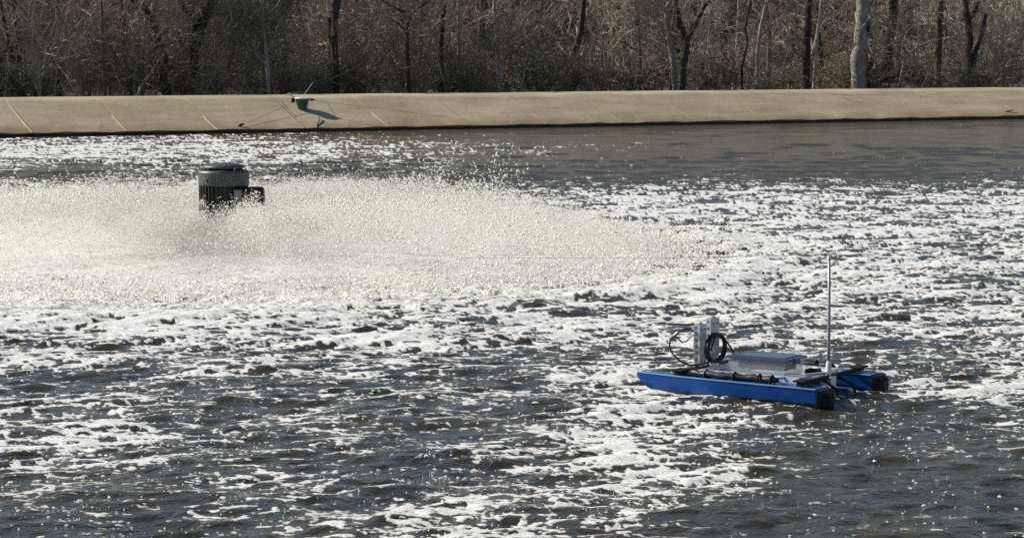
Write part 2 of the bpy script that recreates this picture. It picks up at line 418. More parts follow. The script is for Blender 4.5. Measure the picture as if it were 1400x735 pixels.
def build_water():
    core = np.linspace(-0.24, 0.24, 811)            # tangent of azimuth
    left = -0.24 - np.array([0.005, .015, .03, .06, .11, .2, .35, .6, 1.0, 1.8])
    tx = np.concatenate([left[::-1], core, -left])
    vv = np.linspace(76, 705, 610)                    # rows from far to near
    D0 = 3200.0 * CAMH / vv
    D0 = np.concatenate([[1.0e2 * 1.9, 155.], D0, [11.0, 8.0, 4.0, 1.0]])
    T, D = np.meshgrid(tx, D0)
    X = T * D; Y = D.copy()
    # stop at the shore: nothing beyond w = 0.3
    w = (X - S0[0]) * N2[0] + (Y - S0[1]) * N2[1]
    nr, nc = X.shape
    cell = np.abs(np.gradient(D0))[:, None] * np.ones_like(X)
    H = wave_height(X, Y, cell) * np.clip(-w / 4, 0, 1) ** .5
    px = 700 + X / Y * FPX; py = 67 + CAMH * FPX / Y
    cov = coverage(px, py)
    # pattern of the froth
    wx = X + 0.35 * perlin(X * .8, Y * .8, 21) + .12 * perlin(X * 3, Y * 3, 22)
    wy = Y + 0.35 * perlin(X * .8, Y * .8, 23) + .12 * perlin(X * 3, Y * 3, 24)
    P = (0.55 * perlin(wx * .6, wy * .6, 31) + 0.62 * perlin(wx * 1.4, wy * 1.7, 32) + 0.80 * perlin(wx * 3.6, wy * 4.8, 33)
         + 1.0 * perlin(wx * 8, wy * 10, 34) + 0.80 * perlin(X * 17, Y * 18, 35) + .5 * perlin(X * 31, Y * 28, 36))
    hs = (H - H.mean()) / (H.std() + 1e-6)
    gy = np.gradient(H, axis=0) / (np.gradient(Y, axis=0) - 1e-9)     # slope; front faces towards the camera rise with distance
    P = P + 0.07 * hs - 1.15 * np.clip(gy, -.15, .5)
    core_m = (np.abs(T) < .26) & (D > 12.5) & (D < 110)
    srt = np.sort(P[core_m][::7])
    U = 1 - np.searchsorted(srt, P.ravel()).reshape(P.shape) / len(srt)
    # keep a smooth scale past the ends
    ra = np.hypot(X - AER[0], Y - AER[1])
    cov = cov + .14 * np.exp(-((ra - 6.9) / 1.3) ** 2) * np.clip((38 - Y) / 3, 0, 1)
    cov = np.where((py > 255) & (py < 460), cov * 1.08 + .03, cov)
    cov = cov + .05 * np.clip(cov * 4, 0, 1) * np.clip((py - 430) / 40, 0, 1)
    F = cov - U
    F[(w > -0.3)] = -1
    F = np.where(np.abs(T) > .35, -1, F)
    t = np.clip(F / 0.30, 0, 1)
    Hf = H + (0.004 * t ** .6 + 0.006 * t * perlin(X * 11, Y * 11, 41)) * np.clip(45 / Y, .4, 1)
    # loose flecks of froth between the rafts
    r = np.random.default_rng(77)
    nf_ = 62000
    fr = r.integers(8, nr - 14, nf_); fc = r.integers(14, nc - 14, nf_)
    pr_ = np.clip(cov[fr, fc] * 1.1 + .025, 0, .75) * (w[fr, fc] < -1.5) * (F[fr, fc] < .03) * np.clip(.45 + 1.3 * perlin(X[fr, fc] * 1.1, Y[fr, fc] * 1.4, 91), .04, 1)
    ok = r.random(nf_) < pr_
    fr, fc = fr[ok], fc[ok]
    fx, fy, fz, fd = X[fr, fc] + r.normal(0, .01, len(fr)), Y[fr, fc] + r.normal(0, .02, len(fr)), H[fr, fc], Y[fr, fc]
    fs_ = .016 * np.exp(r.normal(0, .5, len(fr))) * np.clip(fd / 18, .8, 3) ** .7
    ang = r.random(len(fr)) * 6.283; asp = np.exp(r.normal(.25, .3, len(fr)))
    q6 = np.arange(6) * pi / 3
    lx = np.cos(q6)[None] * (fs_ * asp)[:, None] * r.uniform(.7, 1.25, (len(fr), 6)); ly = np.sin(q6)[None] * fs_[:, None] * r.uniform(.7, 1.25, (len(fr), 6))
    ca, sa = np.cos(ang)[:, None] * .6 + .4, np.sin(ang)[:, None] * .6
    ring = np.stack([fx[:, None] + lx * ca - ly * sa, fy[:, None] + lx * sa + ly * ca, np.broadcast_to(fz[:, None] - .007, lx.shape)], -1)
    top_ = np.stack([fx, fy, fz + .006], -1)[:, None]
    FV = np.concatenate([ring, top_], 1).reshape(-1, 3)
    kk_ = (np.arange(len(fr)) * 7)[:, None]
    FT = np.concatenate([kk_ + np.array([[j, (j + 1) % 6, 6]]) for j in range(6)])
    print('flecks', len(fr))
    V = np.stack([X, Y, np.where(F > 0, Hf, H)], -1).reshape(-1, 3)
    Fv = F.ravel()
    idx = np.arange(nr * nc).reshape(nr, nc)
    a, b, c, d = idx[:-1, :-1].ravel(), idx[:-1, 1:].ravel(), idx[1:, 1:].ravel(), idx[1:, :-1].ravel()
    tris = np.concatenate([np.stack([a, d, c], 1), np.stack([a, c, b], 1)])
    wv = w.ravel()
    tris = tris[(wv[tris] < 0.45).any(1)]
    up = Fv[tris] > 0; cnt = up.sum(1)
    foam = [tris[cnt == 3]]; water = [tris[cnt == 0]]
    newv = []; nbase = len(V)
    ekeys = []
    def cut(i, j):
        lo = np.minimum(i, j); hi = np.maximum(i, j)
        return lo.astype(np.int64) * len(V) + hi
    parts = []
    for want, single_up in ((1, True), (2, False)):
        tt = tris[cnt == want]; uu = up[cnt == want]
        k0 = np.argmax(uu if single_up else ~uu, axis=1)
        r_ = np.arange(len(tt))
        A, B, Cc = tt[r_, k0], tt[r_, (k0 + 1) % 3], tt[r_, (k0 + 2) % 3]
        parts.append((A, B, Cc, cut(A, B), cut(A, Cc), single_up))
    allk = np.concatenate([q for p in parts for q in (p[3], p[4])])
    uk, inv = np.unique(allk, return_inverse=True)
    lo = uk // len(V); hi = uk % len(V)
    tt = Fv[lo] / (Fv[lo] - Fv[hi] + 1e-12)
    base = np.stack([X.ravel(), Y.ravel(), H.ravel()], -1)
    NV = base[lo] * (1 - tt[:, None]) + base[hi] * tt[:, None]
    pos = 0
    for A, B, Cc, ka, kb, single_up in parts:
        n = len(A); ia = nbase + inv[pos:pos + n]; pos += n; ib = nbase + inv[pos:pos + n]; pos += n
        one = np.stack([A, ia, ib], 1)
        two = np.concatenate([np.stack([ia, B, Cc], 1), np.stack([ia, Cc, ib], 1)])
        (foam if single_up else water).append(one); (water if single_up else foam).append(two)
    VA = np.concatenate([V, NV])
    def sub(ts):
        ts = np.concatenate(ts); u, iv = np.unique(ts, return_inverse=True)
        return VA[u], iv.reshape(-1, 3)
    wv_, wt = sub(water); fv, ft = sub(foam)
    # water under the foam: skirt of whole lagoon lies below as part of the water sheet
    o1 = np_mesh('water', wv_, wt, M_WATER); tag(o1, kind='structure')
    nfv = len(fv); fv = np.concatenate([fv, FV]); ft = np.concatenate([ft, FT + nfv])
    o2 = np_mesh('foam', fv, ft, M_FOAM)
    ta = np.concatenate([t.ravel(), np.zeros(len(NV))])[np.unique(np.concatenate(foam))]
    ta = np.concatenate([ta, np.full(len(FV), .75)])
    o2.data.attributes.new('thickness', 'FLOAT', 'POINT').data.foreach_set('value', ta.astype(np.float32))
    tag(o2, 'white froth drifting in broken streaks on the brown lagoon', 'foam', kind='stuff')
    print('water tris', len(wt), 'foam tris', len(ft))
    return o1, o2
build_water()

# ------------------------------------------------------------------ far bank
bank = empty('bank'); tag(bank, kind='structure')
SEAM = 3.38
s_off = -18.62
nseam = 0
for i in range(-5, 18):
    s0 = s_off + i * SEAM; s1 = s0 + SEAM - 0.045
    mb = MB()
    pr = [(0.14, 0.135), (1.1, 0.43), (2.1, 0.775), (3.1, 1.12), (3.3, 1.175), (3.5, 1.20), (6.0, 1.24)]
    nn = 6; vs = []; fs = []
    lift = random.uniform(-0.006, 0.006)
    for j, (w_, z_) in enumerate(pr):
        for q in range(nn + 1):
            s_ = s0 + (s1 - s0) * q / nn
            sag = 0.012 * sin(s_ * 1.3 + w_ * 2) * (0 < j < 6) + (j == 0) * (.016 * sin(s_ * 2.1) + .012 * sin(s_ * 5.3))
            vs.append(shore(s_, w_, z_ + lift + sag))
    m = len(pr)
    for j in range(m - 1):
        for q in range(nn):
            a = j * (nn + 1) + q; fs.append((a, a + 1, a + nn + 2, a + nn + 1))
    # lower lip and underside, and the two side faces
    b0 = len(vs)
    for q in range(nn + 1): vs.append(shore(s0 + (s1 - s0) * q / nn, 0.17, 0.085 + .014 * sin((s0 + (s1 - s0) * q / nn) * 3.7)))
    for q in range(nn + 1): vs.append(shore(s0 + (s1 - s0) * q / nn, 0.9, 0.22))
    for q in range(nn):
        fs.append((b0 + q, b0 + q + 1, q + 1, q)); fs.append((b0 + nn + 1 + q, b0 + nn + 2 + q, b0 + q + 1, b0 + q))
    mb.add(vs, fs)
    for ss in (s0, s1):
        sv = [shore(ss, w_, z_ + lift) for w_, z_ in pr]; lv = [shore(ss, w_ + .05, z_ - 0.12) for w_, z_ in pr]
        mb.add(sv + lv, [(j, j + 1, m + j + 1, m + j) for j in range(m - 1)])
    mb.build('panel', M_CONC, bank, smooth=False)
    # filler strip in the joint, standing slightly proud
    dark = i not in (-1, 0, 1, 3)
    mb = MB(); vs = []; fs = []
    wid = 0.022 if dark else 0.022
    hi = {0: 1.7, 1: 1.5, 3: 1.6}.get(i, 3.28)
    for j, w_ in enumerate(np.linspace(0.13, hi, 9)):
        z_ = bank_z(w_)
        for ds, dz in ((-wid, -0.03), (-wid, .010), (wid, .010), (wid, -0.03)):
            vs.append(shore(s1 + 0.022 + ds, w_, z_ + dz + lift))
        if j:
            b = (j - 1) * 4
            for q in range(3): fs.append((b + q, b + q + 1, b + 5 + q, b + 4 + q))
    mb.add(vs, fs)
    mb.build('seam', M_SEAM_DARK if dark else M_SEAM, bank)
mb = MB()
SA, SB = -60, 75
mb.add([shore(SA, .32, -.6), shore(SB, .32, -.6), shore(SB, .32, .10), shore(SA, .32, .10), shore(SB, 1.2, .30), shore(SA, 1.2, .30)], [(0, 1, 2, 3), (3, 2, 4, 5)])
mb.build('waterline_liner', M_LINER, bank)  # near-black strip below the panel lips at the waterline

# ground beyond the bank: one sheet out to the horizon, gently rising inland
vs = []; fs = []
ws = [5.9, 6.6, 7.5, 9, 12, 16, 22, 30, 45, 70, 120, 300, 900]
ss = np.linspace(-1, 1, 41); ss = np.sign(ss) * (np.abs(ss) * 70 + np.abs(ss) ** 6 * 900)
for w_ in ws:
    for s_ in ss:
        z_ = 1.20 if w_ < 6 else (1.0 if w_ < 7 else 0.75 + 0.12 * sin(s_ * .7 + w_) + max(0, w_ - 30) * 0.02)
        vs.append(shore(s_, w_, z_))
ncol = len(ss)
for j in range(len(ws) - 1):
    for q in range(ncol - 1):
        a = j * ncol + q; fs.append((a, a + 1, a + ncol + 1, a + ncol))
mb = MB(); mb.add(vs, fs)
tag(mb.build('ground', M_FLOOR, smooth=True), kind='structure')

# ------------------------------------------------------------------ trees and thicket
def rdir(d, spread):
    d = Vector(d).normalized()
    return (d + Vector((random.gauss(0, spread), random.gauss(0, spread), random.gauss(0, spread)))).normalized()

def grow(tr, tw, p, d, L, r, lvl, up=0.15, kink=0.22, twig=1.0):
    """one limb of a bare tree and everything that grows on it"""
    n = 5 if lvl < 2 else 3
    pts = [Vector(p)]; rad = [r]; dd = Vector(d).normalized()
    for i in range(n):
        dd = rdir(dd + Vector((0, 0, up * 0.5)), kink * 0.6)
        pts.append(pts[-1] + dd * (L / n)); rad.append(max(0.006, r * (1 - 0.75 * (i + 1) / n)))
    (tr if lvl == 0 else tw).tube(pts, rad, 5 if lvl < 1 else (4 if lvl == 1 else 3), cap=False)
    if lvl >= 3 or L < 0.5: pass
    kids = {0: 5, 1: 5, 2: 5, 3: 0}[min(lvl, 3)]
    if lvl < 2:
        for j in range(kids):
            t = random.uniform(0.25, 1.0); i = min(n - 1, int(t * n)); q = pts[i].lerp(pts[i + 1], t * n - i)
            side = rdir((pts[i + 1] - pts[i]).normalized() * 0.75 + Vector((random.gauss(0, 1), random.gauss(0, 1), random.gauss(0.25, .6))).normalized() * 0.9, 0.1)
            grow(tr, tw, q, side, L * random.uniform(0.38, 0.65), rad[i] * 0.55, lvl + 1, up, kink, twig)
    nt = int(L * (4.5 if lvl == 0 else 5.2) * twig)
    for j in range(nt):
        t = random.uniform(0.15, 1.0); i = min(n - 1, int(t * n)); q = pts[i].lerp(pts[i + 1], min(1, t * n - i))
        side = rdir((pts[i + 1] - pts[i]).normalized() * 0.8 + Vector((random.gauss(0, 1), random.gauss(0, 1), random.gauss(0.2, .8))).normalized(), 0.1)
        l = random.choice((.4, .6, .9, 1.3, 1.9)) * random.uniform(.8, 1.1)
        rr = random.uniform(0.012, 0.026)
        mid = q + side * l * 0.5
        tw.spike(q, side * l, rr)
        s2 = rdir(side, 0.5); tw.spike(mid, s2 * l * 0.6, rr * 0.7)
        if random.random() < .6: s3 = rdir(side, 0.6); tw.spike(q + side * l * .3, s3 * l * 0.5, rr * 0.6)

def leaves(mb, centre, rad, n, size):
    for i in range(n):
        q = Vector(centre) + Vector((random.gauss(0, rad[0]), random.gauss(0, rad[1]), random.gauss(0, rad[2])))
        a = Vector((random.gauss(0, 1), random.gauss(0, 1), random.gauss(0, 1))).normalized() * size * random.uniform(.6, 1.3)
        b = a.cross(Vector((random.gauss(0, 1), random.gauss(0, 1), random.gauss(0, 1)))).normalized() * size * 0.4
        mb.add([q - a, q + b, q + a, q - b], [(0, 1, 2, 3)])

def leafy_limb(name, mb, mat, parent): return mb.build(name, mat, parent)

# --- prototypes
def proto_tree(h, r, mat, twm, lean=0.05, low=0.08, dens=1.0):
    root = empty('bare_tree'); tr, tw = MB(), MB()
    pts = [Vector((0, 0, -0.3))]; rad = [r * 1.25]; d = rdir((0, 0, 1), lean)
    n = 9
    for i in range(n):
        d = rdir(d + Vector((0, 0, .25)), 0.07); pts.append(pts[-1] + d * h / n); rad.append(r * (1 - .82 * (i + 1) / n))
    tr.tube(pts, rad, 8, cap=False)
    nb = int(15 * dens)
    for j in range(nb):
        t = low + (1 - low) * (j + random.random()) / nb; i = min(n - 1, int(t * n)); q = pts[i].lerp(pts[i + 1], t * n - i)
        a = random.uniform(0, 2 * pi)
        grow(tr, tw, q, Vector((cos(a), sin(a), random.uniform(.1, .9))), random.uniform(1.2, 3.0) * (1.15 - .6 * t), rad[i] * .38, 1, 0.2, .3, 0.8)
    tr.build('trunk', mat, root, smooth=True); tw.build('crown', twm, root)
    return root

def proto_shrub(h, nst, twm, leafm=None, nleaf=0, lsize=.05, spread=.3, tws=.62):
    root = empty('shrub'); st, tw, lf = MB(), MB(), MB()
    for j in range(nst):
        a = random.uniform(0, 2 * pi); b = Vector((cos(a), sin(a), 0)) * random.uniform(0, .35)
        d = Vector((cos(a) * spread, sin(a) * spread, 1)) + Vector((random.gauss(0, .2), random.gauss(0, .2), 0))
        grow(tw, tw, b + Vector((0, 0, -.15)), d, h * random.uniform(.6, 1.05), random.uniform(.02, .042), 1, 0.1, .3, tws)
    tw.build('stems', twm, root)
    if leafm:
        pts = [Vector(v) for v in tw.v]
        for i in range(nleaf):
            q = random.choice(pts); leaves(lf, q, (.07, .07, .07), 1, lsize)
        lf.build('leaves', leafm, root)
    return root

def copy_tree(o, parent=None):
    c = o.copy(); C.objects.link(c)
    if parent: c.parent = parent
    for ch in o.children: copy_tree(ch, c)
    return c

GROUND_Z = 0.75
def put(o, px, w, rz, s, label, cat, group):
    x, y = wood_xy(px, w)
    o.location = (x, y, GROUND_Z - .05 + max(0, w - 30) * .02); o.rotation_euler = (0, 0, rz); o.scale = (s, s, s * random.uniform(.9, 1.1))
    tag(o, label, cat, group)

protos = [(proto_tree(9.5, .15, M_BARK, M_TWIG), 0), (proto_tree(9, .10, M_BARK_PALE, M_TWIG), 1), (proto_tree(10, .20, M_BARK_SHADED, M_TWIG), 2),
          (proto_tree(8, .07, M_BARK, M_TWIG_RED, dens=1.3), 0), (proto_tree(9.5, .16, M_BARK_SHADED, M_TWIG_RED), 2)]
tlab = ['bare grey-brown tree in the crowded wood behind the bank', 'slender pale-barked bare tree deep in the wood behind the bank', 'dark-trunked bare tree deep in the wood behind the bank']
used = set()
cells = [(px, w) for w in (17, 19, 22, 27, 33, 42) for px in np.arange(-330, 1740, 105 + w * 1.0)]
random.shuffle(cells)
for n, (px, w) in enumerate(cells):
    p, kk = protos[n % len(protos)]
    o = p if n < len(protos) else copy_tree(p)
    put(o, px + random.uniform(-50, 50), w + random.uniform(-2, 3), random.uniform(0, 6.28), random.uniform(.8, 1.2), tlab[kk], 'tree', 'bare trees of the wood, type %s' % ('brown', 'pale', 'dark')[kk])

sp = [proto_shrub(3.6, 9, M_TWIG), proto_shrub(4.4, 8, M_TWIG_RED), proto_shrub(3.0, 10, M_TWIG), proto_shrub(4.0, 8, M_TWIG, M_LEAF_BROWN, 260, .05)]
slab = ['leafless grey thicket shrub with upright twigs behind the bank', 'leafless russet thicket shrub with tall twigs behind the bank', 'leafless grey thicket shrub with upright twigs behind the bank', 'thicket shrub still holding some dry tan leaves behind the bank']
sgrp = ['grey thicket shrubs', 'russet thicket shrubs', 'grey thicket shrubs', 'dry-leaved thicket shrubs']
cells = [(px, w) for w in (16.5, 19.5, 23) for px in np.arange(-240, 1640, 74 + w * 1.4)]
random.shuffle(cells)
for n, (px, w) in enumerate(cells):
    j = n % 4
    o = sp[j] if n < 4 else copy_tree(sp[j])
    put(o, px + random.uniform(-35, 35), w + random.uniform(-1.5, 1.5), random.uniform(0, 6.28), random.choice((.45, .6, .8, 1.0, 1.25)), slab[j], 'shrub', sgrp[j])

def proto_sapling(h, nst):
    root = empty('sapling'); st, tw = MB(), MB()
    for j in range(nst):
        a = random.uniform(0, 2 * pi)
        grow(st, tw, Vector((cos(a) * .15, sin(a) * .15, -.2)), Vector((cos(a) * .25, sin(a) * .25, 1)), h * random.uniform(.7, 1.05), random.uniform(.045, .075), 0, .2, .22, .35)
    st.build('trunk', M_BARK_PALE, root, smooth=True); tw.build('crown', M_TWIG, root)
    return root
pp = [proto_sapling(4.6, 2), proto_sapling(3.6, 3), proto_sapling(5.4, 1)]
cells = list(np.arange(-120, 1540, 58)); random.shuffle(cells)
for n, px in enumerate(cells):
    o = pp[n % 3] if n < 3 else copy_tree(pp[n % 3])
    put(o, px + random.uniform(-26, 26), random.uniform(12.5, 16), random.uniform(0, 6.28), random.uniform(.7, 1.15), 'pale slender sapling with spreading grey branches at the edge of the wood', 'sapling', 'pale saplings at the edge of the wood')

bp = [proto_shrub(1.5, 9, M_TWIG, M_LEAF, 1300, .065, .6), proto_shrub(1.7, 9, M_TWIG_RED, M_LEAF_BROWN, 900, .055, .6)]
blab = ['low leafy olive-green bush along the top of the bank', 'low bush with dry brown leaves along the top of the bank']
n = 0
for px in np.arange(-150, 1560, 44):
    j = 0 if (random.random() < .45 + .3 * (600 < px < 900) + .2 * (px > 1150)) else 1
    if 20 < px < 190 and random.random() < .5: continue
    o = bp[j] if not bp[j].get('label') else copy_tree(bp[j])
    put(o, px + random.uniform(-22, 22), random.uniform(12.5, 14.5), random.uniform(0, 6.28), random.uniform(.7, 1.3), blab[j], 'bush', ('olive bushes at the bank top', 'brown bushes at the bank top')[j])

# distant wood: one mass of stems and twigs, its deep shade put into the colour
mb = MB()
for i in range(9000):
    w_ = random.uniform(38, 70); s_ = random.uniform(-52, 62)
    b = shore(s_, w_, GROUND_Z + (w_ - 30) * .02 - .1)
    h = random.uniform(5, 12); r_ = random.choice((.02, .03, .05, .09))
    mb.spike(b, Vector((random.gauss(0, .1) * h, random.gauss(0, .1) * h, h)), r_)
    for q in range(9):
        z_ = random.uniform(.1, .9) * min(h, 8)
        mb.spike(b + Vector((0, 0, z_)), Vector((random.gauss(0, .8), random.gauss(0, .8), random.uniform(.1, 1.1))), random.uniform(.008, .02))
tag(mb.build('distant_wood', M_BARK_SHADED), 'mass of bare stems and twigs deep in the wood', 'wood', kind='stuff')

# --- trees one can tell apart: paths measured at the wood's edge
def ptree(label, w, stems, mat, twm=None, ivy=0, twig=0.8, limbs=6, name='bare_tree'):
    """stems: list of [(px,py,width_px),...] from the base up"""
    w = w * 1.2 + 2.6
    bx, D = wood_xy(stems[0][0][0], w)
    root = empty(name, (bx, D, GROUND_Z - .1)); tag(root, label, 'tree')
    tw = MB(); lv = MB()
    for st in stems:
        tr = MB(); pts = []; rad = []
        for q, (px, py, wp) in enumerate(st):
            dj = random.uniform(-.12, .12)
            pts.append(Vector(((px - 700) / FPX * D - bx, dj, 3 - (py - 67) * D / FPX - (GROUND_Z - .1))))
            rad.append(wp * D / FPX / 2)
        if st is stems[0]: pts[0].z = -.2
        # carry the stem on above
        if st[-1][1] < 12:
            d = (pts[-1] - pts[-2]).normalized()
            for q in range(2):
                d = rdir(d + Vector((0, 0, .25)), .12); pts.append(pts[-1] + d * 1.1); rad.append(max(.02, rad[-1] * .8))
        # resample so that the outline wanders a little
        P2, R2 = [], []
        for a in range(len(pts) - 1):
            for t in (0, .25, .5, .75):
                j = rad[a] * .10
                P2.append(pts[a].lerp(pts[a + 1], t) + Vector((random.gauss(0, j), random.gauss(0, j), 0))); R2.append((rad[a] * (1 - t) + rad[a + 1] * t) * random.uniform(.95, 1.05))
        P2.append(pts[-1]); R2.append(rad[-1])
        tr.tube(P2, R2, 9, cap=False)
        tr.build('trunk' if st is stems[0] else 'limb', mat, root, smooth=True)
        for q in range(limbs):
            i = random.randint(3, len(P2) - 1); a = random.uniform(0, 6.28)
            grow(tw, tw, P2[i], Vector((cos(a), sin(a), random.uniform(.1, .9))), random.uniform(.8, 2.0), R2[i] * .35, 1, .15, .35, twig)
        if ivy:
            for q in range(ivy):
                i = random.randint(0, max(1, len(P2) - 8)); a = random.uniform(0, 6.28); rr = R2[i] * 1.15
                leaves(lv, P2[i] + Vector((cos(a) * rr, sin(a) * rr, random.uniform(-.2, .2))), (.05, .05, .08), 3, .05)
    if tw.v: tw.build('crown', twm or M_TWIG, root)
    if ivy: lv.build('ivy', M_IVY, root)
    return root

T = ptree
T('dark double-trunked tree at the far left of the wood', 9, [[(33, 130, 8), (30, 80, 7), (26, 40, 6), (24, 5, 6)], [(22, 120, 6), (16, 60, 5), (8, 20, 4), (5, 5, 3)]], M_BARK_SHADED)
T('thin straight sapling left of the leaning log', 8.2, [[(146, 133, 5), (144, 90, 4.5), (143, 50, 4), (142, 5, 3)]], M_BARK, limbs=8)
T('short pale dead stem leaning right over the bank edge', 8.0, [[(183, 131, 3), (194, 118, 4), (208, 100, 3.5), (214, 88, 1.5)]], M_BARK_PALE, limbs=1, twig=.3)
T('big dark tree leaning left, its stems crossing near the top left', 10, [[(232, 132, 13), (222, 70, 14), (207, 30, 15), (190, 3, 15)], [(225, 80, 6), (217, 45, 6), (213, 20, 5), (216, 4, 5)]], M_BARK_SHADED, limbs=9)
T('broad dark forked tree with limbs spreading above the russet brush', 11, [[(264, 133, 12), (268, 70, 13), (275, 40, 16), (292, 4, 14)], [(270, 50, 9), (262, 25, 8), (250, 4, 7)]], M_BARK_SHADED, limbs=9)
T('pale many-branched sapling to the left of the green tub', 8.0, [[(370, 134, 6), (366, 80, 5.5), (362, 40, 4.5), (360, 4, 4)], [(364, 75, 3), (378, 45, 3), (395, 12, 2)], [(365, 90, 3), (340, 62, 2.5), (322, 40, 1.6)]], M_BARK_PALE, limbs=12, twig=1.1)
T('tall dark trunk with a thin pale stem against its left side', 8.6, [[(462, 134, 10), (459, 90, 10), (458, 40, 11), (461, 4, 13)], [(459, 133, 3), (455, 90, 4), (452, 40, 4), (451, 24, 3)]], M_BARK_SHADED, limbs=6)
T('slim black tree with a wide fork beside the white broken branch', 8.0, [[(560, 132, 6), (558, 80, 5.5), (557, 44, 5), (561, 22, 4.5), (584, 4, 3)], [(562, 22, 3.5), (546, 14, 3), (524, 2, 2.5)], [(557, 44, 3), (545, 32, 2.5), (536, 28, 1.5)]], M_BARK_SHADED, limbs=5)
T('dark straight trunk ending in brush between the black fork and the pale trunk', 10, [[(603, 130, 6), (604, 60, 6), (606, 30, 6.5), (608, 4, 6)]], M_BARK_SHADED)
T('thin pale straight trunk with a dark lower half near the middle', 8.0, [[(683, 131, 6), (682, 95, 5.5), (679, 50, 4.5), (676, 4, 4)]], M_BARK_PALE, limbs=5)
T('small crooked tree leaning right just behind the middle of the bank', 7.8, [[(710, 130, 4), (714, 105, 4), (722, 76, 3.5), (726, 50, 2.5), (733, 20, 2)], [(712, 108, 2.4), (702, 92, 2), (694, 78, 1.2)]], M_BARK_PALE, limbs=8)
T('thin dark tree with level side branches left of the V-forked pair', 8.5, [[(876, 128, 6), (874, 80, 5), (872, 40, 4.5), (868, 4, 3.5)], [(873, 72, 3), (858, 62, 2.5), (842, 55, 1.5)], [(873, 38, 2.5), (863, 28, 1.8), (858, 26, 1)]], M_BARK, limbs=8)
T('grey trunk curving left, standing against the V-forked trunk', 8.6, [[(924, 128, 8), (920, 90, 8), (914, 50, 7.5), (909, 14, 7), (915, 3, 5)]], M_BARK_PALE, M_TWIG, limbs=4)
T('stout dark V-forked tree in the right half of the wood', 8.2, [[(931, 128, 9), (934, 90, 10), (938, 56, 9.5), (929, 36, 8), (923, 4, 6.5)], [(938, 56, 7), (948, 36, 7), (960, 12, 6), (968, 2, 5)]], M_BARK_SHADED, limbs=4)
T('thin wavy dark stem between the V-forked tree and the pale leaning stem', 8.0, [[(1014, 127, 3.5), (1013, 90, 3.5), (1020, 60, 4), (1017, 40, 4), (1024, 4, 3)]], M_BARK_SHADED, limbs=6)
T('pale slim stem leaning right beside the wavy dark one', 8.6, [[(1035, 124, 4), (1034, 70, 5), (1039, 35, 5), (1046, 4, 5)]], M_BARK_PALE, limbs=4)
T('dark smooth trunk left of the thin pale leaning stem, right side of the wood', 9, [[(1101, 124, 10), (1101, 60, 10), (1102, 30, 10), (1104, 3, 9)]], M_BARK_SHADED, limbs=4)
T('thin pale stem leaning just right of a dark smooth trunk', 8.6, [[(1110, 124, 4), (1114, 60, 5), (1118, 25, 4.5), (1121, 3, 4)]], M_BARK_PALE, limbs=4)
T('thickest tree, pale bark on its left and ivy-covered, behind the right of the bank', 8.6, [[(1172, 123, 22), (1171, 90, 19), (1174, 40, 17), (1176, 3, 17)], [(1182, 122, 3), (1187, 90, 3), (1196, 70, 3), (1222, 58, 2.5)], [(1182, 40, 3), (1189, 24, 3), (1187, 16, 2)]], M_BARK_PALE, limbs=4, ivy=160)
T('dark broken trunk half hidden by brush right of the thickest tree', 10, [[(1208, 122, 13), (1211, 80, 12), (1217, 40, 12), (1219, 3, 12)]], M_BARK_SHADED, limbs=5, ivy=40)
T('pale arching branch rising from the brush right of the broken trunk', 8.0, [[(1222, 115, 3), (1236, 78, 3), (1252, 64, 2.6), (1276, 54, 1.6)]], M_BARK_PALE, limbs=2, twig=.5)
T('straight dark trunk high in the brush left of the ivy-clad fork', 10.5, [[(1280, 122, 9), (1281, 60, 9), (1281, 30, 10), (1282, 3, 9)]], M_BARK, limbs=5)
T('ivy-clad dark forked tree near the right edge', 8.8, [[(1323, 121, 11), (1322, 70, 10), (1320, 30, 10), (1316, 3, 8)], [(1325, 90, 6), (1338, 50, 6), (1344, 20, 5)], [(1321, 30, 6), (1330, 14, 5), (1336, 2, 4)]], M_BARK_SHADED, limbs=5, ivy=120)
T('short pale crooked sapling nearest the right edge', 7.8, [[(1379, 118, 3), (1381, 92, 3.5), (1380, 76, 3), (1374, 70, 1.5)]], M_BARK_PALE, limbs=4, twig=.6)
T('short whitish sapling left of the crooked one at the right edge', 8.0, [[(1356, 119, 2.5), (1358, 85, 3), (1360, 60, 2.5), (1361, 40, 1.5)]], M_BARK_PALE, limbs=4, twig=.6)

# ------------------------------------------------------------------ green tub and its lines on the bank
tb = on_bank(413.5, 148.5)
tub = empty('mooring_tub', (tb.x, tb.y, tb.z - .03)); tub.scale = (1.25, 1.25, 1.0)
tag(tub, 'small dark green tub with a pale rim on the crest of the bank', 'tub')
mb = MB(); mb.lathe([(.135, -.08), (.14, 0), (.165, .18), (.20, .35), (.215, .40), (.20, .40), (.17, .30)], 24)
mb.build('body', M_GREEN, tub, smooth=False)
mb = MB(); mb.lathe([(.225, .385), (.24, .40), (.235, .43), (.20, .445), (.0, .45)], 24)
mb.build('rim', M_WHITE, tub, smooth=False)
mb = MB(); mb.box((.30, -.05, .36), (.14, .09, .07)); mb.box((-.27, -.06, .34), (.10, .07, .16), .3)
mb.build('bracket', M_BLACK, tub, bevel=.008)
mb = MB(); mb.tube([(.02, 0, .44), (.10, .02, .62), (.30, .05, .98), (.36, .06, 1.02)], [.012, .012, .009, .007], 5)
mb.build('lever', M_STEEL, tub)
mb = MB(); mb.tube([(-.22, 0, .40), (-.32, .02, .50), (-.46, .03, .57)], .022, 6); mb.box((-.42, .03, .57), (.16, .05, .06), 0, 1, -.4)
mb.build('handle', M_WHITE, tub)
